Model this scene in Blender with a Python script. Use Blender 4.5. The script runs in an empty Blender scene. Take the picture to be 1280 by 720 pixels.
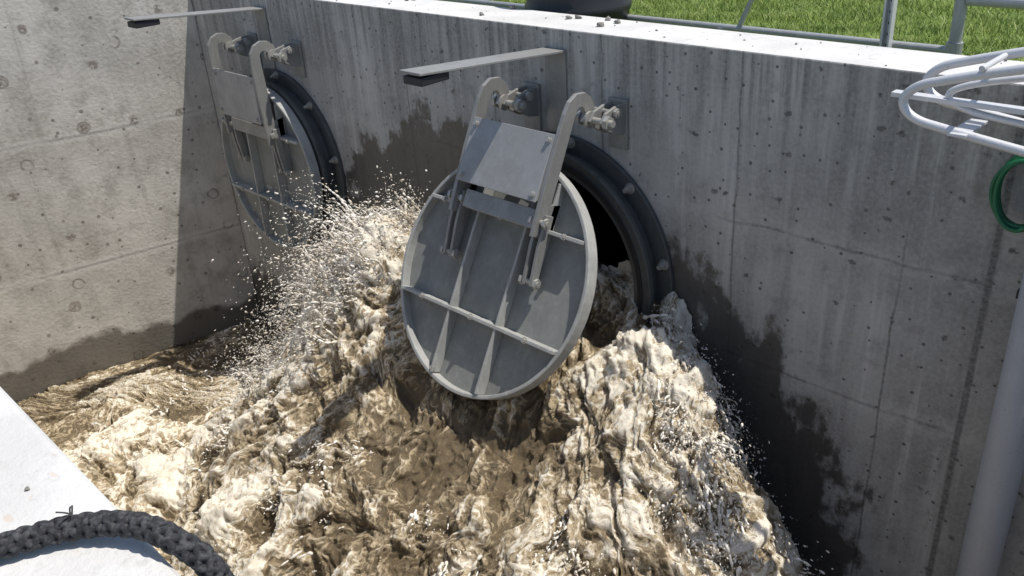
import bpy, bmesh, math, random
import numpy as np
from mathutils import Vector, Matrix
random.seed(7); np.random.seed(7)
scene=bpy.context.scene
COL=scene.collection
rad=math.radians
# ------------------------------------------------------------------ helpers
def link(o,parent=None):
    COL.objects.link(o)
    if parent: o.parent=parent
    return o
def empty(name,parent=None):
    e=bpy.data.objects.new(name,None); e.empty_display_size=.2
    return link(e,parent)
def obj_from_bm(bm,name,mat=None,parent=None,smooth=False):
    me=bpy.data.meshes.new(name); bm.normal_update(); bm.to_mesh(me); bm.free()
    if smooth:
        for p in me.polygons: p.use_smooth=True
    if mat: me.materials.append(mat)
    return link(bpy.data.objects.new(name,me),parent)
def add_box(bm,c,s,M=None):
    r=bmesh.ops.create_cube(bm,size=1)
    for v in r['verts']:
        v.co=Vector((v.co.x*s[0]+c[0],v.co.y*s[1]+c[1],v.co.z*s[2]+c[2]))
        if M: v.co=M@v.co
def add_cyl(bm,a,b,r,seg=20,M=None,r2=None):
    a=Vector(a);b=Vector(b);d=b-a
    q=d.to_track_quat('Z','Y').to_matrix().to_4x4()
    T=Matrix.Translation((a+b)/2)@q
    if M: T=M@T
    bmesh.ops.create_cone(bm,cap_ends=True,cap_tris=False,segments=seg,radius1=r,radius2=r if r2 is None else r2,depth=d.length,matrix=T)
def add_ring(bm,cx,cz,ri,ro,y0,y1,seg=72,M=None):
    vs=[]
    for i in range(seg):
        a=2*math.pi*i/seg; c,s=math.cos(a),math.sin(a)
        row=[]
        for r,y in((ri,y0),(ro,y0),(ro,y1),(ri,y1)):
            p=Vector((cx+r*c,y,cz+r*s))
            if M: p=M@p
            row.append(bm.verts.new(p))
        vs.append(row)
    for i in range(seg):
        A=vs[i];B=vs[(i+1)%seg]
        for k in range(4):
            bm.faces.new((A[k],A[(k+1)%4],B[(k+1)%4],B[k]))
def add_prism(bm,outline,x0,x1,M=None):
    A=[];B=[]
    for y,z in outline:
        p=Vector((x0,y,z));q=Vector((x1,y,z))
        if M: p=M@p;q=M@q
        A.append(bm.verts.new(p));B.append(bm.verts.new(q))
    n=len(A)
    bm.faces.new(A);bm.faces.new(B[::-1])
    for i in range(n):
        bm.faces.new((A[i],B[i],B[(i+1)%n],A[(i+1)%n]))
def strip_outline(pts,hw):
    L=[];R=[]
    for i,p in enumerate(pts):
        a=pts[max(i-1,0)];b=pts[min(i+1,len(pts)-1)]
        t=Vector((b[0]-a[0],b[1]-a[1])).normalized()
        n=Vector((-t.y,t.x)); h=hw[i] if isinstance(hw,list) else hw
        L.append((p[0]+n.x*h,p[1]+n.y*h));R.append((p[0]-n.x*h,p[1]-n.y*h))
    return L+R[::-1]
def bevel(o,w=.004,seg=2):
    m=o.modifiers.new('bev','BEVEL');m.width=w;m.segments=seg;m.limit_method='ANGLE';m.angle_limit=rad(40)
def fixn(bm): bmesh.ops.recalc_face_normals(bm,faces=bm.faces)
def tube(name,pts,r,mat,parent=None,order=3):
    c=bpy.data.curves.new(name,'CURVE');c.dimensions='3D';c.bevel_depth=r;c.bevel_resolution=5;c.resolution_u=8;c.use_fill_caps=True
    s=c.splines.new('NURBS');s.points.add(len(pts)-1)
    for i,p in enumerate(pts): s.points[i].co=(*p,1)
    s.order_u=order;s.use_endpoint_u=True
    c.materials.append(mat)
    return link(bpy.data.objects.new(name,c),parent)
# ------------------------------------------------------------------ node helper
class NT:
    def __init__(s,name):
        s.m=bpy.data.materials.new(name);s.m.use_nodes=True;s.t=s.m.node_tree
        s.b=s.t.nodes['Principled BSDF'];s.N=s.t.nodes;s.L=s.t.links
        s.pos=s.N.new('ShaderNodeNewGeometry').outputs['Position']
    def put(s,sock,v):
        if hasattr(v,'is_output') : s.L.new(v,sock)
        elif v is not None: sock.default_value=v
    def math(s,op,a,b=None,c=None,clamp=False):
        n=s.N.new('ShaderNodeMath');n.operation=op;n.use_clamp=clamp
        s.put(n.inputs[0],a)
        if b is not None:s.put(n.inputs[1],b)
        if c is not None:s.put(n.inputs[2],c)
        return n.outputs[0]
    def vmul(s,v,k):
        n=s.N.new('ShaderNodeVectorMath');n.operation='MULTIPLY';s.put(n.inputs[0],v);n.inputs[1].default_value=k
        return n.outputs[0]
    def vadd(s,v,k):
        n=s.N.new('ShaderNodeVectorMath');n.operation='ADD';s.put(n.inputs[0],v);s.put(n.inputs[1],k)
        return n.outputs[0]
    def comb(s,x,y,z=0.):
        n=s.N.new('ShaderNodeCombineXYZ');s.put(n.inputs[0],x);s.put(n.inputs[1],y);s.put(n.inputs[2],z);return n.outputs[0]
    def noise(s,scale,detail=4,rough=.55,vec=None,dist=0):
        n=s.N.new('ShaderNodeTexNoise');s.put(n.inputs['Vector'],vec if vec is not None else s.pos)
        n.inputs['Scale'].default_value=scale;n.inputs['Detail'].default_value=detail;n.inputs['Roughness'].default_value=rough;n.inputs['Distortion'].default_value=dist
        return n.outputs['Fac']
    def noisec(s,scale,detail=4,vec=None):
        n=s.N.new('ShaderNodeTexNoise');s.put(n.inputs['Vector'],vec if vec is not None else s.pos)
        n.inputs['Scale'].default_value=scale;n.inputs['Detail'].default_value=detail
        return n.outputs['Color']
    def vor(s,scale,vec=None,rnd=1,feat='F1',dim='3D'):
        n=s.N.new('ShaderNodeTexVoronoi');n.voronoi_dimensions=dim;n.feature=feat;s.put(n.inputs['Vector'],vec if vec is not None else s.pos)
        n.inputs['Scale'].default_value=scale;n.inputs['Randomness'].default_value=rnd
        return n
    def ramp(s,v,a,b,lo=0.,hi=1.):
        n=s.N.new('ShaderNodeMapRange');n.clamp=True;n.interpolation_type='SMOOTHSTEP'
        s.put(n.inputs[0],v);n.inputs[1].default_value=a;n.inputs[2].default_value=b;n.inputs[3].default_value=lo;n.inputs[4].default_value=hi
        return n.outputs[0]
    def mix(s,f,a,b,mode='MIX'):
        n=s.N.new('ShaderNodeMix');n.data_type='RGBA';n.blend_type=mode
        s.put(n.inputs[0],f)
        for k,v in((6,a),(7,b)):
            if isinstance(v,tuple) and len(v)==3: v=(*v,1)
            s.put(n.inputs[k],v)
        return n.outputs[2]
    def sep(s,v=None):
        n=s.N.new('ShaderNodeSeparateXYZ');s.put(n.inputs[0],v if v is not None else s.pos);return n.outputs
    def bump(s,h,st=.3,dist=.01,nrm=None):
        n=s.N.new('ShaderNodeBump');s.put(n.inputs['Height'],h);n.inputs['Strength'].default_value=st;n.inputs['Distance'].default_value=dist
        if nrm: s.L.new(nrm,n.inputs['Normal'])
        return n.outputs[0]
    def out(s,col=None,rough=None,metal=None,nrm=None,spec=None):
        for k,v in(('Base Color',col),('Roughness',rough),('Metallic',metal),('Normal',nrm),('Specular IOR Level',spec)):
            if isinstance(v,tuple) and len(v)==3:v=(*v,1)
            if v is not None: s.put(s.b.inputs[k],v)
        return s.m
def white(t,v):
    n=t.N.new('ShaderNodeTexWhiteNoise');n.noise_dimensions='1D';t.put(n.inputs['W'],v);return n.outputs['Value']
# ------------------------------------------------------------------ materials
def concrete_main():
    t=NT('concrete_board_formed');x,y,z=t.sep()
    n1=t.noise(1.1,5);n7=t.noise(7,5,.7)
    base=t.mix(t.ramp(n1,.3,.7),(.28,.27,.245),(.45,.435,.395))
    xs=t.math('ADD',x,t.math('MULTIPLY',n1,.10))
    pid=t.math('FLOOR',t.math('DIVIDE',xs,.46))
    pv=t.ramp(white(t,pid),0,1,.84,1.13)
    n=t.N.new('ShaderNodeVectorMath');n.operation='SCALE';t.L.new(base,n.inputs[0]);t.L.new(pv,n.inputs[3]);base=n.outputs[0]
    st=t.noise(1,4,.65,t.vmul(t.pos,(12,12,.6)))
    base=t.mix(t.ramp(st,.50,.72,0,.42),base,(.66,.64,.60))
    st2=t.noise(1,4,.6,t.vmul(t.vadd(t.pos,(5,0,9)),(5,5,.5)))
    base=t.mix(t.ramp(st2,.48,.70,0,.6),base,(.17,.162,.145))
    base=t.mix(t.math('MULTIPLY',t.ramp(st,.56,.36,0,.75),t.ramp(z,-.8,-.02)),base,(.10,.098,.09))
    zz=t.math('ADD',z,t.math('MULTIPLY',t.noise(2.2,3),.10))
    for zc in(-.93,-1.78,-2.75):
        j=t.math('ABSOLUTE',t.math('SUBTRACT',zz,zc+.05))
        m=t.math('MULTIPLY',t.ramp(j,.004,.014,1,0),t.ramp(t.noise(.9,2,.5,t.vadd(t.pos,(zc*7,0,0))),.45,.52))
        base=t.mix(t.math('MULTIPLY',m,.6),base,(.09,.09,.085))
        base=t.mix(t.math('MULTIPLY',t.ramp(j,.01,.10,.40,0),t.ramp(n7,.4,.6)),base,(.6,.58,.53))
    fr=t.math('FRACT',t.math('DIVIDE',xs,.93))
    sl=t.ramp(t.math('ABSOLUTE',t.math('SUBTRACT',fr,.5)),.003,.010,1,0)
    base=t.mix(t.math('MULTIPLY',sl,t.ramp(n1,.35,.6,.1,.75)),base,(.09,.088,.08))
    cj=t.ramp(t.math('ABSOLUTE',t.math('ADD',x,1.05)),.008,.022,1,0)
    base=t.mix(t.math('MULTIPLY',cj,.8),base,(.06,.06,.055))
    P2=t.comb(x,z)
    v=t.vor(11,P2,dim='2D');rc=t.sep(v.outputs['Color'])
    hole=t.math('MULTIPLY',t.ramp(t.math('SUBTRACT',v.outputs['Distance'],t.math('MULTIPLY',rc[2],.06)),.02,.07,1,0),t.ramp(rc[0],.62,.66))
    wob=t.math('MULTIPLY',n7,.25)
    v2=t.vor(4.2,t.comb(t.math('ADD',x,wob),z),dim='2D');rc2=t.sep(v2.outputs['Color'])[1]
    hole2=t.math('MULTIPLY',t.ramp(v2.outputs['Distance'],.03,.085,1,0),t.ramp(rc2,.62,.66))
    hol=t.math('MAXIMUM',hole,hole2)
    base=t.mix(t.math('MULTIPLY',hol,.85),base,(.04,.036,.03))
    base=t.mix(t.ramp(t.noise(45,3,.7),.3,.75,0,.30),base,(.60,.58,.54))
    base=t.mix(t.ramp(n7,.50,.70,0,.45),base,(.18,.172,.15))
    nw=t.noise(1,6,.65,t.vmul(t.pos,(3.2,2,2.0)))
    def circ(cx,cz,r,amp=.75,soft=.05):
        dx=t.math('SUBTRACT',x,cx);dz=t.math('SUBTRACT',z,cz)
        d=t.math('SQRT',t.math('ADD',t.math('MULTIPLY',dx,dx),t.math('MULTIPLY',dz,dz)))
        nn=t.math('MULTIPLY',t.math('SUBTRACT',nw,.5),amp)
        return t.ramp(t.math('ADD',d,nn),r-soft,r+soft,1,0)
    wet=t.math('MAXIMUM',circ(-3.5,-3.25,2.10,1.4,.07),circ(-5.5,-1.75,.68,1.3))
    wet=t.math('MAXIMUM',wet,circ(-4.85,-1.35,.66,1.2))
    low=t.ramp(t.math('ADD',z,t.math('MULTIPLY',t.math('SUBTRACT',nw,.5),1.1)),-3.05,-2.9,1,0)
    wet=t.math('MAXIMUM',wet,low)
    base=t.mix(t.math('MULTIPLY',wet,.84),base,(.05,.045,.036))
    h=t.math('SUBTRACT',t.noise(25,4,.65),t.math('MULTIPLY',hole,1.2))
    return t.out(base,t.ramp(wet,0,1,.85,.30),nrm=t.bump(h,.5,.012))
def concrete_side():
    t=NT('concrete_panel_formed');x,y,z=t.sep()
    n1=t.noise(1.3,5,.6)
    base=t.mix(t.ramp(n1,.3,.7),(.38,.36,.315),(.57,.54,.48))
    n4=t.noise(4,5,.7)
    base=t.mix(t.ramp(n4,.46,.70,0,.6),base,(.25,.23,.19))
    st=t.noise(1,4,.65,t.vmul(t.pos,(9,9,.5)))
    base=t.mix(t.ramp(st,.5,.75,0,.5),base,(.24,.225,.19))
    zz=t.math('ADD',z,t.math('MULTIPLY',n1,.08))
    for zc in(-1.18,-2.45):
        j=t.math('ABSOLUTE',t.math('SUBTRACT',zz,zc+.04))
        m=t.math('MULTIPLY',t.ramp(j,.005,.020,1,0),t.ramp(t.noise(1.3,3),.38,.5,.3,1))
        base=t.mix(t.math('MULTIPLY',m,.75),base,(.10,.09,.08))
        base=t.mix(t.math('MULTIPLY',t.ramp(j,.02,.07,.5,0),.6),base,(.68,.65,.6))
    P2=t.comb(y,z);Pw=t.comb(t.math('ADD',y,t.math('MULTIPLY',n4,.10)),z)
    v=t.vor(1.9,Pw,1.,dim='2D');r=t.sep(v.outputs['Color'])
    ringd=t.math('ABSOLUTE',t.math('SUBTRACT',v.outputs['Distance'],.095))
    ring=t.math('MULTIPLY',t.ramp(ringd,.006,.024,1,0),t.ramp(r[0],.50,.53))
    ring=t.math('MULTIPLY',ring,t.ramp(n4,.40,.54,.15,1))
    n30=t.noise(30,4,.6)
    disk=t.math('MULTIPLY',t.ramp(v.outputs['Distance'],.05,.10,1,0),t.ramp(r[1],.58,.62))
    disk=t.math('MULTIPLY',disk,t.ramp(n30,.38,.55))
    base=t.mix(t.math('MULTIPLY',ring,.7),base,(.14,.11,.08))
    base=t.mix(t.math('MULTIPLY',disk,.85),base,(.09,.06,.035))
    v2=t.vor(7,P2,dim='2D');rc=t.sep(v2.outputs['Color'])
    hs=t.math('MULTIPLY',rc[2],.11)
    hole=t.math('MULTIPLY',t.math('LESS_THAN',v2.outputs['Distance'],t.math('ADD',hs,.02)),t.ramp(rc[0],.60,.64))
    base=t.mix(t.math('MULTIPLY',hole,.75),base,(.10,.085,.065))
    base=t.mix(t.ramp(n30,.3,.75,0,.25),base,(.66,.63,.57))
    low=t.ramp(t.math('ADD',z,t.math('MULTIPLY',t.math('SUBTRACT',t.noise(1.8,5),.5),.7)),-3.30,-3.2,1,0)
    base=t.mix(t.math('MULTIPLY',low,.8),base,(.07,.06,.045))
    h=t.math('SUBTRACT',n30,t.math('MULTIPLY',hole,1.))
    return t.out(base,t.ramp(low,0,1,.88,.35),nrm=t.bump(h,.5,.012))
def concrete_cap():
    t=NT('concrete_trowelled_light')
    base=t.mix(t.ramp(t.noise(3,5,.6),.3,.7),(.54,.53,.505),(.68,.67,.65))
    base=t.mix(t.ramp(t.noise(12,5,.7),.5,.75,0,.6),base,(.36,.35,.32))
    rust=t.math('MULTIPLY',t.ramp(t.noise(1,3,.6,t.vmul(t.pos,(14,40,14))),.62,.72),t.ramp(t.noise(2.2,2),.45,.55))
    base=t.mix(t.math('MULTIPLY',rust,.32),base,(.50,.30,.13))
    return t.out(base,.85,nrm=t.bump(t.noise(40,5,.7),.5,.010))
def metal(name,col,rough,met,var=.25,streak=True,bs=.08):
    t=NT(name)
    n=t.noise(5,5,.65)
    c=t.mix(t.ramp(n,.3,.7,0,var*2),col,tuple(k*.6 for k in col))
    if streak:
        c=t.mix(t.ramp(t.noise(1,3,.6,t.vmul(t.pos,(30,30,3))),.5,.75,0,var),c,tuple(min(1,k*1.6) for k in col))
    sp=t.ramp(t.noise(80,2,.6),.62,.7,0,.4)
    c=t.mix(sp,c,tuple(k*.5 for k in col))
    r=t.ramp(n,.3,.7,rough-.08,rough+.12)
    return t.out(c,r,met)
M_MAIN=concrete_main();M_SIDE=concrete_side();M_CAP=concrete_cap()
M_STEEL=metal('stainless_weathered',(.31,.305,.285),.5,.3)
M_PLATE=metal('stainless_plate',(.38,.375,.36),.5,.3,.2)
M_FLAP=metal('flap_casting_grey',(.245,.25,.23),.8,0,.25)
M_RIM=metal('flap_edge_bright',(.37,.37,.345),.7,0,.25)
M_FLANGE=metal('flange_dark_steel',(.10,.105,.10),.55,.2,.3)
M_BOLT=metal('bolt_zinc',(.46,.445,.40),.45,.5,.2)
M_GALV=metal('galvanised',(.42,.43,.43),.5,.4,.2)
M_ALU=metal('aluminium_white',(.64,.64,.65),.42,.2,.10)
M_PVC=metal('pvc_grey',(.40,.405,.41),.45,0,.08)
M_RUB=NT('rubber_black').out((.02,.02,.021),.6)
M_DRUM=NT('black_plastic').out((.016,.016,.018),.45)
M_GREEN=NT('hose_green').out((.01,.13,.05),.4)
t=NT('pipe_interior');M_PIPE=t.out(t.mix(t.noise(4,4),(.03,.028,.025),(.06,.055,.045)),.5)
t=NT('rope_fibre');M_ROPE=t.out(t.mix(t.ramp(t.noise(1,3,.6,t.vmul(t.pos,(90,90,90))),.4,.7),(.018,.018,.02),(.07,.07,.072)),.85)
def water_mat():
    t=NT('turbid_water_foam')
    a=t.N.new('ShaderNodeAttribute');a.attribute_name='foam'
    uvn=t.N.new('ShaderNodeAttribute');uvn.attribute_name='flow'
    f=a.outputs['Fac'];fl=uvn.outputs['Vector']
    wv=t.vadd(fl,t.vmul(t.noisec(3.2,4),(.50,.45,.3)))
    n1=t.noise(1,8,.74,t.vmul(wv,(10,5.5,7)))
    v=t.vor(1,t.vmul(t.vadd(wv,t.vmul(t.noisec(16,3),(.06,.09,.06))),(24,13,11)),1,'DISTANCE_TO_EDGE')
    lace=t.ramp(v.outputs['Distance'],.0,.24,1,0)
    ff=t.math('ADD',f,t.math('MULTIPLY',t.math('SUBTRACT',n1,.5),2.7))
    ff=t.math('ADD',ff,t.math('MULTIPLY',t.math('SUBTRACT',lace,.4),.38))
    k=t.ramp(ff,-.05,1.12)
    c=t.mix(t.ramp(k,0,.42),(.145,.108,.062),(.41,.325,.205))
    c=t.mix(t.ramp(k,.38,.95),c,(.82,.75,.62))
    h=t.math('ADD',t.noise(1,6,.76,t.vmul(wv,(28,16,20))),t.math('MULTIPLY',n1,.6))
    t.b.inputs['Subsurface Weight'].default_value=.35
    t.b.inputs['Subsurface Radius'].default_value=(.04,.034,.026);t.b.inputs['Subsurface Scale'].default_value=1.
    return t.out(c,t.ramp(k,0,1,.35,.85),nrm=t.bump(h,.7,.035),spec=.28)
M_WATER=water_mat()
def spray_mat():
    t=NT('water_spray')
    c=t.mix(t.ramp(t.noise(9,3),.35,.65),(.58,.51,.40),(.88,.84,.76))
    return t.out(c,.35)
M_SPRAY=spray_mat()
# ------------------------------------------------------------------ dimensions
CX=-3.615;CX2=-7.03;ZP=-.445;E=.20;L=1.05;RF=.765;ZR=ZP-L;TH=rad(29.6)
XC=-8.32;FL=.20
bm=bmesh.new();add_box(bm,((XC-.5+3.5)/2,.2,-2.25),(3.5-XC+.5,.4,4.5))
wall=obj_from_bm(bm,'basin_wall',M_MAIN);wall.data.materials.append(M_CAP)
for p in wall.data.polygons:
    if p.normal.z>.9:p.material_index=1
bm=bmesh.new()
for c in(CX,CX2): add_cyl(bm,(c,-.3,ZR),(c,.7,ZR),.70,96)
cut=obj_from_bm(bm,'cut',M_MAIN)
md=wall.modifiers.new('b','BOOLEAN');md.object=cut;md.solver='EXACT';md.operation='DIFFERENCE'
dg=bpy.context.evaluated_depsgraph_get();nm=bpy.data.meshes.new_from_object(wall.evaluated_get(dg))
wall.modifiers.clear();wall.data=nm;bpy.data.objects.remove(cut)
bevel(wall,.012,2)
for c in(CX,CX2):
    bm=bmesh.new();add_ring(bm,c,ZR,.695,.80,.402,5.5,64);add_cyl(bm,(c,5.501,ZR),(c,5.55,ZR),.8,64);fixn(bm)
    obj_from_bm(bm,'culvert_pipe',M_PIPE)
bm=bmesh.new()
def sidex(y): return XC+FL*y
vs=[(sidex(-.002),-.002),(sidex(-3.66),-3.66),(sidex(-3.66)-.5,-3.66),(sidex(0)-.5,-.002)]
A=[bm.verts.new((x,y,.32)) for x,y in vs];B=[bm.verts.new((x,y,-4.5)) for x,y in vs]
bm.faces.new(A[::-1]);bm.faces.new(B)
for i in range(4): bm.faces.new((A[i],A[(i+1)%4],B[(i+1)%4],B[i]))
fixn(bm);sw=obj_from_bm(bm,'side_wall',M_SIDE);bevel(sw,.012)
bm=bmesh.new();add_box(bm,(-3.2,-4.06,-2.25),(13.4,.795,4.5));nw=obj_from_bm(bm,'near_wall',M_CAP);bevel(nw,.02,3)
bm=bmesh.new();add_box(bm,(3.25,-1.83,-2.25),(.5,3.65,4.49));ew=obj_from_bm(bm,'end_wall',M_SIDE);bevel(ew,.012)
def grass_ground():
    t=NT('grass_soil')
    c=t.mix(t.ramp(t.noise(2.5,5,.65),.3,.7),(.10,.17,.025),(.17,.25,.04))
    c=t.mix(t.ramp(t.noise(9,5,.7),.58,.75,0,.5),c,(.18,.16,.07))
    return t.out(c,.95,nrm=t.bump(t.noise(30,4,.7),.8,.04))
bm=bmesh.new();G=-.35
xs=[-400,-9.0,3.45,400];ys=[-400,-4.4,.39,400]
V=[[bm.verts.new((x,y,G)) for x in xs] for y in ys]
for j in range(3):
    for i in range(3):
        if i==1 and j==1: continue
        bm.faces.new((V[j][i],V[j][i+1],V[j+1][i+1],V[j+1][i]))
obj_from_bm(bm,'ground',grass_ground())
def grass(n,x0,x1,y0,y1):
    px=np.random.uniform(x0,x1,n);py=y0+(y1-y0)*np.random.rand(n)**1.2
    h=np.random.uniform(.02,.06,n)*(.6+.7*np.sin(px*3.1+np.sin(py*4)*2)**2);a=np.random.uniform(0,2*np.pi,n);w=np.random.uniform(.002,.0045,n)
    lx=np.random.normal(0,.025,n);ly=np.random.normal(0,.025,n)
    v=np.zeros((n,3,3));dx=np.cos(a)*w;dy=np.sin(a)*w
    v[:,0]=np.stack([px-dx,py-dy,np.full(n,G)],1);v[:,1]=np.stack([px+dx,py+dy,np.full(n,G)],1);v[:,2]=np.stack([px+lx,py+ly,G+h],1)
    me=bpy.data.meshes.new('grass');me.from_pydata(v.reshape(-1,3).tolist(),[],np.arange(3*n).reshape(-1,3).tolist())
    t=NT('grass_blades')
    c=t.mix(t.ramp(t.noise(3,4),.3,.7),(.14,.22,.035),(.27,.34,.07))
    c=t.mix(t.ramp(t.noise(60,1),.5,.7,0,.7),c,(.38,.38,.16));t.out(c,.6)
    me.materials.append(t.m);link(bpy.data.objects.new('grass',me))
grass(110000,-7,1.5,.42,4.8)
# ------------------------------------------------------------------ flap gates
def bolt(bm,p,axis,r=.022,h=.02,M=None,stud=True):
    p=Vector(p);ax=Vector(axis).normalized()
    add_cyl(bm,p,p+ax*.005,r*1.45,16,M);add_cyl(bm,p+ax*.005,p+ax*(h+.005),r,6,M)
    if stud: add_cyl(bm,p+ax*(h+.005),p+ax*(h+.03),r*.55,10,M)
def gate(cx,theta):
    root=empty('flap_gate')
    bm=bmesh.new()
    add_ring(bm,cx,ZR,.66,.855,-.035,-.002,96);add_ring(bm,cx,ZR,.69,.745,-.125,-.036,96)
    add_ring(bm,cx,ZR,.665,.79,-.165,-.126,96)
    fixn(bm);o=obj_from_bm(bm,'seat_flange',M_FLANGE,root);bevel(o,.006)
    bm=bmesh.new();add_ring(bm,cx,ZR,.70,.735,-.172,-.1655,96);fixn(bm);obj_from_bm(bm,'seal_ring',M_RUB,root)
    bm=bmesh.new()
    for i in range(10):
        a=2*math.pi*(i+.35)/10;bolt(bm,(cx+.815*math.cos(a),-.035,ZR+.815*math.sin(a)),(0,-1,0),.024,.03)
    obj_from_bm(bm,'flange_bolts',M_BOLT,root)
    bm=bmesh.new()
    for s in(-1,1):
        for dx in(.045,.13):
            x=cx+s*.35+dx
            add_prism(bm,[(-.003,-.12),(-.003,.07),(-.10,.07),(-.19,.05),(-.235,.0),(-.19,-.05),(-.10,-.10)],x-.010,x+.010,Matrix.Translation((0,0,ZP)))
        add_box(bm,(cx+s*.35+.088,-.014,ZP-.06),(.14,.022,.30))
    fixn(bm);o=obj_from_bm(bm,'hinge_brackets',M_STEEL,root);bevel(o,.004)
    bm=bmesh.new()
    for s in(-1,1):
        x=cx+s*.35
        add_cyl(bm,(x-.06,-E,ZP),(x+.20,-E,ZP),.020,18);
        add_cyl(bm,(x+.145,-E,ZP),(x+.175,-E,ZP),.042,6);add_cyl(bm,(x-.055,-E,ZP),(x-.03,-E,ZP),.042,6)
        add_cyl(bm,(x+.02,-E,ZP),(x+.034,-E,ZP),.05,20)
        add_cyl(bm,(x-.03,-E+.09,ZP+.035),(x+.17,-E+.09,ZP+.035),.014,14);add_cyl(bm,(x+.145,-E+.09,ZP+.035),(x+.165,-E+.09,ZP+.035),.03,6)
    fixn(bm);obj_from_bm(bm,'hinge_pins',M_BOLT,root)
    bx=cx-.05
    bm=bmesh.new()
    add_prism(bm,[(-.003,-.66),(-.016,-.66),(-.016,-.135),(-1.14,-.035),(-1.14,-.020),(-.003,-.12)],bx-.085,bx+.085)
    fixn(bm);o=obj_from_bm(bm,'stop_bar',M_STEEL,root);bevel(o,.003)
    bm=bmesh.new();add_box(bm,(bx,-1.03,-.073),(.15,.20,.045));o=obj_from_bm(bm,'stop_bumper',M_RUB,root);bevel(o,.006)
    M=Matrix.Translation((cx,-E,ZP))@Matrix.Rotation(-theta,4,'X')
    bm=bmesh.new();add_cyl(bm,(0,.006,-L),(0,.03,-L),RF-.004,96,M)
    obj_from_bm(bm,'flap_disc',M_FLAP,root)
    bm=bmesh.new();add_ring(bm,0,-L,RF-.026,RF,-.055,.032,96,M);fixn(bm);o=obj_from_bm(bm,'flap_rim',M_RIM,root);bevel(o,.006)
    bm=bmesh.new()
    rr=RF-.03
    for vx in(-.20,.21):
        hh=math.sqrt(rr*rr-vx*vx);add_box(bm,(vx,-.034,-L),(.020,.079,2*hh),M)
    for vx in(-.35,.35):
        hh=math.sqrt(rr*rr-vx*vx);add_box(bm,(vx,-.028,-L+.02+hh/2),(.018,.066,hh-.04),M)
    fixn(bm);o=obj_from_bm(bm,'flap_ribs_vertical',M_RIM,root);bevel(o,.004)
    bm=bmesh.new()
    for vz in(.36,-.28):
        hw=math.sqrt(rr*rr-vz*vz);add_box(bm,(0,-.036,-L+vz),(2*hw,.085,.024),M)
    fixn(bm);o=obj_from_bm(bm,'flap_ribs_horizontal',M_RIM,root);bevel(o,.004)
    bm=bmesh.new()
    c=[(.0,-.03),(.005,.02),(-.01,.055),(-.045,.082),(-.09,.09),(-.135,.07),(-.16,.03),(-.165,-.03),(-.150,-.35),(-.125,-.74)]
    for s in(-1,1):
        add_prism(bm,strip_outline(c,[.038,.042,.042,.042,.042,.042,.044,.046,.05,.045]),s*.35-.014,s*.35+.014,M)
        for d in(-.040,.018):
            add_prism(bm,strip_outline([(-.10,-.60),(-.085,-.80),(-.055,-1.02)],[.03,.032,.028]),s*.35+d,s*.35+d+.022,M)
        add_prism(bm,[(.0,-.52),(.0,-.70),(-.10,-.68),(-.12,-.60),(-.10,-.54)],s*.35-.009,s*.35+.009,M@Matrix.Translation((0,-.001,0)))
    fixn(bm);o=obj_from_bm(bm,'hinge_arms',M_STEEL,root);bevel(o,.003)
    bm=bmesh.new()
    for s in(-1,1):
        for yy,zz in((-.135,-.65),(-.06,-1.0)):
            add_cyl(bm,(s*.35-.07,yy,zz),(s*.35+.07,yy,zz),.016,14,M)
            for q in(-1,1): add_cyl(bm,(s*.35+q*.045,yy,zz),(s*.35+q*.065,yy,zz),.032,6,M)
    for s in(-1,1):
        for zz in(-.19,-.51): bolt(bm,(s*.30,-.206,zz),(0,-1,0),.014,.012,M,False)
    for vx,vz in((-.5,.36),(.5,.36),(0,.36),(-.2,-.68),(0,-.28),(-.45,-.28),(.45,-.28)):
        bolt(bm,(vx*1.02,-.078 if abs(vz)<.5 else -.056,-L+vz),(0,-1,0),.014,.014,M,False)
    obj_from_bm(bm,'flap_bolts',M_BOLT,root)
    bm=bmesh.new();add_box(bm,(0,-.200,-.35),(.668,.012,.40),M)
    for s in(-1,1): add_box(bm,(s*.328,-.175,-.35),(.012,.05,.38),M)
    o=obj_from_bm(bm,'arm_plate',M_PLATE,root);bevel(o,.003)
    bm=bmesh.new();add_box(bm,(.03,-.150,-.64),(.60,.010,.11),M);add_box(bm,(0,-.03,-.48),(.12,.16,.02),M)
    o=obj_from_bm(bm,'lower_plate',M_STEEL,root);bevel(o,.003)
    return root
gate(CX,TH);gate(CX2,rad(1.0))
# ------------------------------------------------------------------ numpy noise
def _h(ix,iy,iz,s):
    h=(ix.astype(np.uint32)*np.uint32(374761393)+iy.astype(np.uint32)*np.uint32(668265263)+iz.astype(np.uint32)*np.uint32(2147483647)+np.uint32(s*974634777&0xffffffff))
    h=(h^(h>>np.uint32(13)))*np.uint32(1274126177);h=(h^(h>>np.uint32(16)))*np.uint32(2246822519);return h^(h>>np.uint32(15))
def pn(x,y,z,s=0):
    ix=np.floor(x).astype(np.int64);iy=np.floor(y).astype(np.int64);iz=np.floor(z).astype(np.int64)
    fx=x-ix;fy=y-iy;fz=z-iz
    u=fx*fx*fx*(fx*(fx*6-15)+10);v=fy*fy*fy*(fy*(fy*6-15)+10);w=fz*fz*fz*(fz*(fz*6-15)+10)
    r=0
    for a in(0,1):
        for b in(0,1):
            for c in(0,1):
                h=_h((ix+a)&0xffff,(iy+b)&0xffff,(iz+c)&0xffff,s)
                gx=((h&np.uint32(1023))/511.5-1);gy=(((h>>np.uint32(10))&np.uint32(1023))/511.5-1);gz=(((h>>np.uint32(20))&np.uint32(1023))/511.5-1)
                d=gx*(fx-a)+gy*(fy-b)+gz*(fz-c)
                r=r+d*(u if a else 1-u)*(v if b else 1-v)*(w if c else 1-w)
    return r
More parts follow.
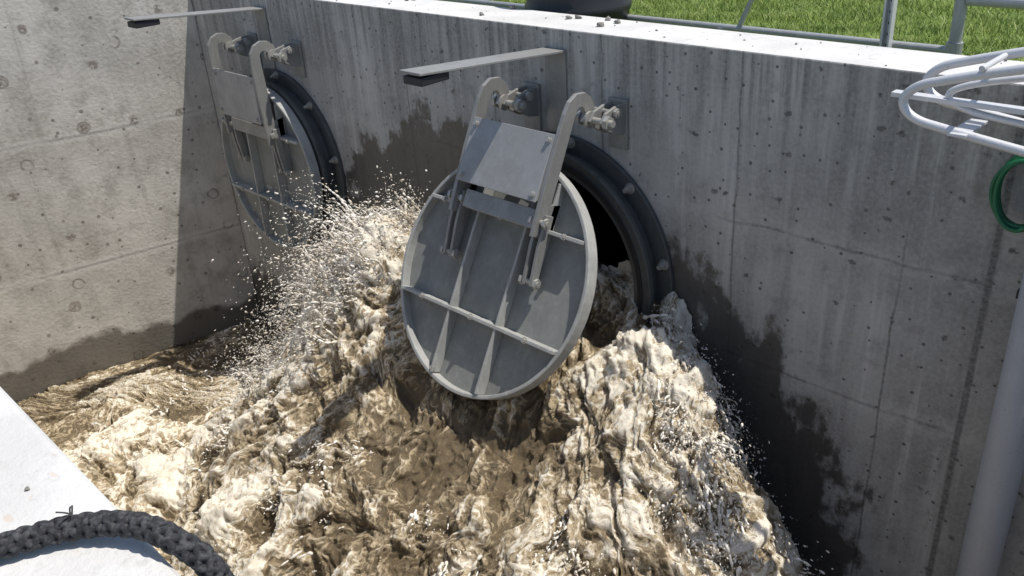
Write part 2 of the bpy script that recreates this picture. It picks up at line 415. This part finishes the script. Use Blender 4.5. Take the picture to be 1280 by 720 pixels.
def fbm(x,y,z,o=4,s=0,g=.5,mode=0,rot=True):
    r=0;a=1.;t=0
    for i in range(o):
        n=pn(x,y,z,s+i*13)
        if mode==1: n=1-np.sqrt(n*n+.004)*2.2
        elif mode==2: n=np.sqrt(n*n+.003)*2.2
        r=r+a*n;t+=a;a*=g
        if rot: x,y,z=(x*1.63+y*1.17+3.1,y*1.63-x*1.17+1.7,z*2.01+5.3)
        else: x,y,z=x*2.03+3.1,y*1.97+1.7,z*2.01+5.3
    return r/t
def sm(x,a,b):
    t=np.clip((x-a)/(b-a),0,1);return t*t*(3-2*t)
# ------------------------------------------------------------------ water
POOL=-3.62
def base_h(X,Y):
    phi=np.degrees(np.arctan2(X,Y+.7));rho=np.hypot(X,Y+.7);s=np.maximum(rho-.7,0)
    z=-1.50-.14*s-.20*s*s
    z-= .30*np.exp(-(phi/26)**2)*np.exp(-((s-1.15)/.8)**2)
    z+= .52*np.exp(-((phi+44)/13)**2)*np.exp(-((s-1.1)/.75)**2)
    z+= .12*np.exp(-((phi-44)/12)**2)*np.exp(-((s-1.0)/.7)**2)
    z-= .45*np.exp(-((Y)/.35)**2)*sm(-X,.45,.9)
    z-= .25*np.exp(-((Y)/.25)**2)*sm(X,.65,1.3)
    lim=1-sm(np.where(phi<0,-phi,phi-5),46,68)
    z=POOL+(np.maximum(z,POOL)-POOL)*lim
    z+=.30*np.exp(-((X+3.0)/1.3)**2)*np.exp(-((Y-1.9)/1.0)**2)
    return z,phi,rho,s,lim
def water():
    x0,x1,y0,y1=-5.4,4.2,.012,3.655
    nx=int((x1-x0)/.0098);ny=int((y1-y0)/.0092)
    XX,YY=np.meshgrid(np.linspace(x0,x1,nx),np.linspace(y0,y1,ny));X=XX.ravel();Y=YY.ravel()
    wx=fbm(X*1.3,Y*1.3,X*0+.5,3,5)*.35;wy=fbm(X*1.3+9,Y*1.3,X*0+2.5,3,6)*.35
    z,phi,rho,s,lim=base_h(X+wx*.7,Y+wy*.5)
    a=X+wx;b=Y+wy
    big=fbm(a*1.5,b*1.5,z*.8,3,1)
    farR=sm(X,2.0,2.8)
    amp=.4+.6*lim
    z=z+amp*.34*big*(1-.7*farR)
    Z2=z.reshape(ny,nx)
    gy,gx=np.gradient(Z2,(y1-y0)/(ny-1),(x1-x0)/(nx-1))
    gx=np.clip(gx.ravel(),-2.5,2.5);gy=np.clip(gy.ravel(),-2.5,2.5)
    nl=np.sqrt(gx*gx+gy*gy+1);Nx=-gx/nl;Ny=-gy/nl;Nz=1/nl
    Pw=np.arctan2(a,b+.7);rw=np.hypot(a,b+.7)
    inf=sm(lim,.05,.6)
    fu=Pw*1.9*inf+a*(1-inf);fv=(rw*.7-z*.45)*inf+(b-z*.45)*(1-inf)
    wu=fbm(fu*2.1,fv*2.1,X*0+4,5,31)*.42;wv=fbm(fu*2.1+7,fv*2.1,X*0+8,5,32)*.42
    u=fu+wu;v=fv+wv
    f1=fbm(u*2.5,v*1.5,X*0,3,2,.5,1,False)
    f2=fbm(u*5.8,v*3.4,z*.4,4,3,.57,1,False)
    f3=fbm(u*15,v*9,z*1.,4,4,.64,1,False)
    f4=fbm(u*38,v*25,z*3,2,8,.6,0)
    core=np.exp(-(phi/26)**2)*np.exp(-((s-1.1)/.75)**2)
    d=amp*(.17*(f1-.6)*(1-.4*core)+.14*(f2-.6)*(1-.35*core)+.075*(f3-.6)*(1-.3*core)+.028*f4)*(1-.75*farR)
    hx=(fbm(a*4,b*4,z*2+7,2,21)*.10)*amp*(1-farR);hy=(fbm(a*4+4,b*4,z*2+17,2,22)*.10)*amp*(1-farR)
    Xo=X+hx+d*Nx;Yo=np.clip(Y+hy+d*Ny,.012,3.655);Zo=z+d*Nz
    zf=ZP-(Yo-E)/math.tan(TH)-.07
    infl=(np.abs(Xo)<.82)&(Yo<1.2)&(Yo>.2)
    Zo=np.where(infl&(Zo>zf),zf,Zo)
    Xo=np.clip(Xo+CX,sidex(-Yo)+.01,2.99)
    foam=.44+.75*(f2-.62)+.9*(f1-.62)+.9*big+.7*(f3-.62)-.34*core+.13*sm(np.abs(phi),18,42)*lim
    foam=foam-.28*sm(X,1.0,2.1)-.5*farR-.10*sm(-X,1.6,3.2)-.22*sm(-X,3.4,4.9)-.25*sm(.6-Y,0,.5)*(1-lim)
    foam=np.clip(foam,-.3,1.1)
    co=np.stack([Xo,-Yo,Zo],1).astype(np.float32)
    idx=np.arange(nx*ny).reshape(ny,nx)
    q=np.stack([idx[:-1,:-1],idx[1:,:-1],idx[1:,1:],idx[:-1,1:]],-1).reshape(-1,4)
    me=bpy.data.meshes.new('water');me.vertices.add(nx*ny);me.vertices.foreach_set('co',co.ravel())
    me.loops.add(q.size);me.loops.foreach_set('vertex_index',q.ravel().astype(np.int32))
    me.polygons.add(len(q));me.polygons.foreach_set('loop_start',np.arange(0,q.size,4,dtype=np.int32))
    me.polygons.foreach_set('use_smooth',np.ones(len(q),bool))
    me.update(calc_edges=True)
    at=me.attributes.new('foam','FLOAT','POINT');at.data.foreach_set('value',foam.astype(np.float32))
    at=me.attributes.new('flow','FLOAT_VECTOR','POINT');at.data.foreach_set('vector',np.stack([u,v,z*.3],1).astype(np.float32).ravel())
    me.materials.append(M_WATER)
    return link(bpy.data.objects.new('water',me))
water()
pts=[];rads=[];drops=[]
def splash(n,phis,ss,vel,up,length,k_str=(7,16),zoff=0,rr0=(.004,.012),dm=1.):
    for _ in range(n):
        phi=random.uniform(*phis);s=random.uniform(*ss)
        dv=random.uniform(*vel);du=random.uniform(*up);T0=random.uniform(*length)
        gx,gy=random.gauss(0,.4),random.gauss(0,.3)
        for _k in range(random.randint(*k_str)):
            ph=phi+random.gauss(0,1.8);s2=s+random.gauss(0,.045);rho=s2+.7
            X=rho*math.sin(rad(ph));Y=rho*math.cos(rad(ph))-.7
            if Y<.05: continue
            z=float(base_h(np.array([X]),np.array([Y]))[0][0])+zoff+random.uniform(-.08,.05)
            p=Vector((X+CX,-Y,z));d=Vector((math.sin(rad(ph)),-math.cos(rad(ph)),0))
            v=d*(dv+random.gauss(0,.18))+Vector((gx+random.gauss(0,.22),gy+random.gauss(0,.2),du+random.gauss(0,.22)))
            T=T0*random.uniform(.4,1.1);k=int(10+T*v.length*150);r0=random.uniform(*rr0)
            w=Vector((random.gauss(0,1),random.gauss(0,1),random.gauss(0,1)));q=p
            for i in range(k):
                tt=T*i/k
                q=p+v*tt+Vector((0,0,-4.9*tt*tt))+w*.018*math.sin(i*.13+w.x*3)
                if q.y>-.03 or q.z<POOL: break
                rr=r0*(1-.7*i/k)*(.5+.8*abs(math.sin(i*.31+w.y*5)))
                pts.append(q);rads.append(max(rr,.0032))
            for j in range(int((6+24*T*2)*dm)):
                tt=T*random.uniform(.2,2.0)
                q=p+v*tt*random.uniform(.85,1.12)+Vector((random.gauss(0,.045),random.gauss(0,.045),-4.9*tt*tt+random.gauss(0,.05)))
                if q.y<-.02 and q.z>POOL: drops.append((q,min(.008,.0013*math.exp(abs(random.gauss(0,.8)))),v+Vector((0,0,-9.8*tt))))
splash(105,(-60,-34),(.55,1.6),(.6,1.9),(.5,2.7),(.10,.28),dm=1.5)
splash(60,(-63,-46),(1.0,2.3),(.6,1.9),(.2,1.9),(.10,.27),dm=1.5)
splash(60,(42,62),(.5,1.9),(.4,1.3),(-.2,1.0),(.08,.19))
splash(55,(-45,50),(1.6,2.8),(.5,2),(.1,.6),(.04,.09),dm=.6)
splash(30,(-80,-40),(2.4,4.2),(.2,1),(.1,.6),(.04,.10),dm=.6)
me=bpy.data.meshes.new('water_splash');me.from_pydata([tuple(p) for p in pts],[],[])
a=me.attributes.new('rad','FLOAT','POINT');a.data.foreach_set('value',np.array(rads,dtype=np.float32))
so=link(bpy.data.objects.new('water_splash',me))
try:
    g=bpy.data.node_groups.new('splash','GeometryNodeTree')
    g.interface.new_socket('Geometry',in_out='INPUT',socket_type='NodeSocketGeometry');g.interface.new_socket('Geometry',in_out='OUTPUT',socket_type='NodeSocketGeometry')
    gi=g.nodes.new('NodeGroupInput');go=g.nodes.new('NodeGroupOutput')
    na=g.nodes.new('GeometryNodeInputNamedAttribute');na.data_type='FLOAT';na.inputs['Name'].default_value='rad'
    mp=g.nodes.new('GeometryNodeMeshToPoints');pv=g.nodes.new('GeometryNodePointsToVolume');vm=g.nodes.new('GeometryNodeVolumeToMesh')
    pv.resolution_mode='VOXEL_SIZE';pv.inputs['Voxel Size'].default_value=.005
    ss=g.nodes.new('GeometryNodeSetShadeSmooth');sm_=g.nodes.new('GeometryNodeSetMaterial');sm_.inputs['Material'].default_value=M_SPRAY
    l=g.links.new
    l(gi.outputs[0],mp.inputs['Mesh']);l(na.outputs['Attribute'],mp.inputs['Radius']);l(mp.outputs[0],pv.inputs['Points']);l(na.outputs['Attribute'],pv.inputs['Radius'])
    l(pv.outputs[0],vm.inputs['Volume']);l(vm.outputs[0],ss.inputs[0]);l(ss.outputs[0],sm_.inputs[0]);l(sm_.outputs[0],go.inputs[0])
    m=so.modifiers.new('gn','NODES');m.node_group=g
except Exception as e:
    print('GN fail',e)
ico=bmesh.new();bmesh.ops.create_icosphere(ico,subdivisions=1,radius=1)
iv=np.array([v.co[:] for v in ico.verts]);iff=np.array([[v.index for v in f.verts] for f in ico.faces]);ico.free()
VV=[];FF=[]
for i,(q,r,v) in enumerate(drops):
    st=random.uniform(1,3.);vd=np.array(v.normalized())
    w=iv*r;w=w+np.outer(w@vd,vd)*(st-1);VV.append(w+np.array(q));FF.append(iff+i*len(iv))
me=bpy.data.meshes.new('water_droplets');me.from_pydata(np.concatenate(VV).tolist(),[],np.concatenate(FF).tolist())
me.polygons.foreach_set('use_smooth',np.ones(len(me.polygons),bool));me.materials.append(M_SPRAY);link(bpy.data.objects.new('water_droplets',me))
print('drops',len(drops),'pts',len(pts))
# ------------------------------------------------------------------ rope (twisted strands)
rp=[(-1.62,-4.15,.028),(-1.50,-3.97,.028),(-1.445,-3.857,.028),(-1.39,-3.75,.030),(-1.31,-3.68,.036),(-1.22,-3.645,.028),(-1.165,-3.620,-.02),(-1.13,-3.612,-.14),(-1.10,-3.612,-.6),(-1.08,-3.612,-1.4)]
ctl=[Vector(p) for p in rp];dense=[]
for i in range(len(ctl)-1):
    p0=ctl[max(i-1,0)];p1=ctl[i];p2=ctl[i+1];p3=ctl[min(i+2,len(ctl)-1)]
    nseg=max(6,int((p2-p1).length/.006))
    for k in range(nseg):
        u=k/nseg
        dense.append(.5*((2*p1)+(p2-p0)*u+(2*p0-5*p1+4*p2-p3)*u*u+(3*p1-p0-3*p2+p3)*u**3))
ro=empty('rope');tot=0
S8=[[] for _ in range(8)]
for i,pnt in enumerate(dense):
    tg=(dense[min(i+1,len(dense)-1)]-dense[max(i-1,0)]).normalized()
    n=tg.cross(Vector((.3,.2,1))).normalized();b=tg.cross(n)
    if i: tot+=(pnt-dense[i-1]).length
    for k in range(8):
        dr=1 if k%2 else -1
        an=dr*tot/.10*2*math.pi+ (k//2)*2*math.pi/4
        rr=.0158+.0014*math.sin(4*an+k)
        S8[k].append(pnt+n*math.cos(an)*rr+b*math.sin(an)*rr)
for k in range(8): tube('strand_%d'%k,[tuple(q) for q in S8[k]],.0072,M_ROPE,ro)
tube('core',[tuple(q) for q in dense[::3]],.0155,M_ROPE,ro)
for k in range(4):
    b0=Vector((-1.395,-3.745,.048));tube('fray_%d'%k,[tuple(b0),tuple(b0+Vector((random.gauss(0,.005),random.gauss(0,.005),.008))),tuple(b0+Vector((random.gauss(0,.012),random.gauss(0,.012),.018)))],.0014,M_ROPE,ro)
# ------------------------------------------------------------------ handrail loops on right
lr=empty('ladder_handrail')
for i,y in enumerate((-.42,-.20)):
    dz=.0+.03*i
    tube('rail_%d'%i,[(.6,y,.34+dz),(-.5,y,.27+dz),(-.97,y,.165+dz),(-1.25,y,.085+dz),(-1.35,y,.05+dz),(-1.40,y,-.02+dz),(-1.34,y,-.085+dz),(-1.2,y,-.105+dz),(-.92,y,-.141+dz),(-.4,y,-.20+dz),(.6,y,-.28+dz)],.019,M_ALU,lr)
tube('rail_inner',[(.6,-.31,.25),(-.5,-.31,.2),(-.97,-.31,.11),(-1.2,-.31,.05),(-1.27,-.31,0),(-1.2,-.31,-.05),(-.9,-.31,-.08),(.6,-.31,-.15)],.014,M_ALU,lr)
bm=bmesh.new()
for x in(-1.15,-.8,-.45,-.1,.3):
    add_box(bm,(x,-.31,-.112),(.07,.30,.012),Matrix.Translation((0,0,(-.15)*(x+1.1)*.3)))
    add_cyl(bm,(x+.05,-.46,.175+.1*(x+.97)),(x+.05,-.16,.175+.1*(x+.97)),.012,12)
add_box(bm,(-1.05,-.31,-.02),(.85,.05,.02))
fixn(bm);o=obj_from_bm(bm,'rungs',M_ALU,lr);bevel(o,.002)
pp=empty('pvc_pipe')
bm=bmesh.new();add_cyl(bm,(-.797,-.15,-4.0),(-.797,-.15,-.45),.088,40)
o=obj_from_bm(bm,'pipe',M_PVC,pp);bevel(o,.003)
for p in o.data.polygons: p.use_smooth=len(p.vertices)==4
bm=bmesh.new();add_cyl(bm,(-.797,-.15,-.62),(-.797,-.15,-.449),.100,40);add_box(bm,(-.797,-.035,-.9),(.24,.05,.04))
fixn(bm);obj_from_bm(bm,'socket',M_RUB,pp)
hp=[]
for i in range(120):
    a=i/120*2*math.pi*5;hp.append((-.965+(.105+.012*math.sin(a*.37))*math.cos(a),-.05-.02*(i/24),-.42+(.155+.012*math.sin(a*.21))*math.sin(a)))
tube('garden_hose',hp,.010,M_GREEN)
# ------------------------------------------------------------------ fence & drum
fe=empty('pipe_fence')
bm=bmesh.new();FY=1.0
add_cyl(bm,(-7,FY,-.125),(-1.71,FY,-.125),.022,16);add_cyl(bm,(-7,FY,-.19),(-1.71,FY,-.19),.009,10)
add_cyl(bm,(-1.71,FY,G-.1),(-1.71,FY,1.2),.032,20);add_cyl(bm,(-1.68,FY,.14),(1.5,FY,.14),.03,18)
add_cyl(bm,(-3.12,FY,G),(-2.72,FY,.55),.016,14);add_cyl(bm,(-3.14,FY,-.125),(-3.14,FY,-.35),.03,14)
add_cyl(bm,(-1.71,FY,-.17),(-1.71,FY,-.08),.042,18)
for x in(-4.8,-6.5): add_cyl(bm,(x,FY,G-.1),(x,FY,1.2),.03,16)
fixn(bm);obj_from_bm(bm,'rails',M_GALV,fe)
bm=bmesh.new()
add_box(bm,(-2.07,.93,.35),(.012,.045,1.5));add_box(bm,(-2.05,.955,.35),(.05,.012,1.5));add_box(bm,(-2.03,.93,.35),(.012,.045,1.5))
o=obj_from_bm(bm,'channel_post',M_ALU,fe);bevel(o,.002)
bm=bmesh.new()
for k in range(22): add_cyl(bm,(-2.05,.9475,-.3+k*.06),(-2.05,.9485,-.3+k*.06),.009,12)
obj_from_bm(bm,'post_holes',M_RUB,fe)
dr=empty('plastic_drum');bm=bmesh.new()
dc=(-4.22,.85)
prof=[(.34,-.35),(.36,-.32),(.36,-.08),(.375,-.06),(.375,-.02),(.36,0),(.36,.26),(.375,.28),(.375,.32),(.36,.34),(.36,.56),(.33,.6),(.0,.6)]
prev=None
for r,z in prof:
    ring=[bm.verts.new((dc[0]+max(r,.001)*math.cos(2*math.pi*i/48),dc[1]+max(r,.001)*math.sin(2*math.pi*i/48),z)) for i in range(48)]
    if prev:
        for i in range(48): bm.faces.new((prev[i],prev[(i+1)%48],ring[(i+1)%48],ring[i]))
    prev=ring
fixn(bm);obj_from_bm(bm,'body',M_DRUM,dr,True)
bm=bmesh.new();add_cyl(bm,(dc[0]-.15,dc[1],.6),(dc[0]-.15,dc[1],.63),.04,16);obj_from_bm(bm,'bung',M_DRUM,dr)
bm=bmesh.new()
for i in range(60):
    if i<50: x=random.uniform(-6.5,-1.2);y=random.uniform(.03,.37)
    else: x=random.uniform(-3,-1.3);y=random.uniform(-4.1,-3.69)
    r=.004+.007*random.random()**2
    if i<9:r=random.uniform(.018,.032)
    mtx=Matrix.Translation((x,y,r*.35))@Matrix.Rotation(random.random()*6,4,(random.random(),random.random(),1))@Matrix.Diagonal((1,random.uniform(.5,1),random.uniform(.4,.8),1))
    rr=bmesh.ops.create_icosphere(bm,subdivisions=1,radius=r,matrix=mtx)
    for v in rr['verts']: v.co+=Vector((random.gauss(0,r*.15),random.gauss(0,r*.15),random.gauss(0,r*.12)))
t=NT('crumb_grey');obj_from_bm(bm,'concrete_crumbs',t.out((.2,.19,.17),.9))
# ------------------------------------------------------------------ light
W=bpy.data.worlds.new('World');scene.world=W;W.use_nodes=True
sky=W.node_tree.nodes.new('ShaderNodeTexSky');sky.sky_type='NISHITA';sky.sun_disc=False
S=Vector((.34,.27,1.)).normalized()
sky.sun_elevation=math.asin(S.z);sky.sun_rotation=math.atan2(S.x,S.y)
bg=W.node_tree.nodes['Background'];W.node_tree.links.new(sky.outputs[0],bg.inputs[0]);bg.inputs[1].default_value=.13
sl=bpy.data.lights.new('sun','SUN');sl.energy=4.7;sl.angle=rad(.5);sl.color=(1,.96,.9)
so=link(bpy.data.objects.new('sun',sl));so.rotation_euler=S.to_track_quat('Z','Y').to_euler();so.location=(3,3,6)
scene.view_settings.view_transform='Standard';scene.view_settings.look='None';scene.view_settings.exposure=0
# ------------------------------------------------------------------ camera
p=rad(27);az=rad(136.4)
h=Vector((math.cos(az),math.sin(az),0));F=h*math.cos(p)+Vector((0,0,-math.sin(p)))
R0=Vector((h.y,-h.x,0));U0=R0.cross(F);k=.0703;c=math.sqrt(1-k*k)
R=R0*c-U0*k;U=U0*c+R0*k
cam=bpy.data.cameras.new('camera');cam.sensor_width=36;cam.lens=36*1100/1280;cam.clip_end=2000;cam.clip_start=.02
co=link(bpy.data.objects.new('camera',cam))
Mx=Matrix((R,U,-F)).transposed().to_4x4();Mx.translation=Vector((0,-4,1.03));co.matrix_world=Mx
scene.camera=co
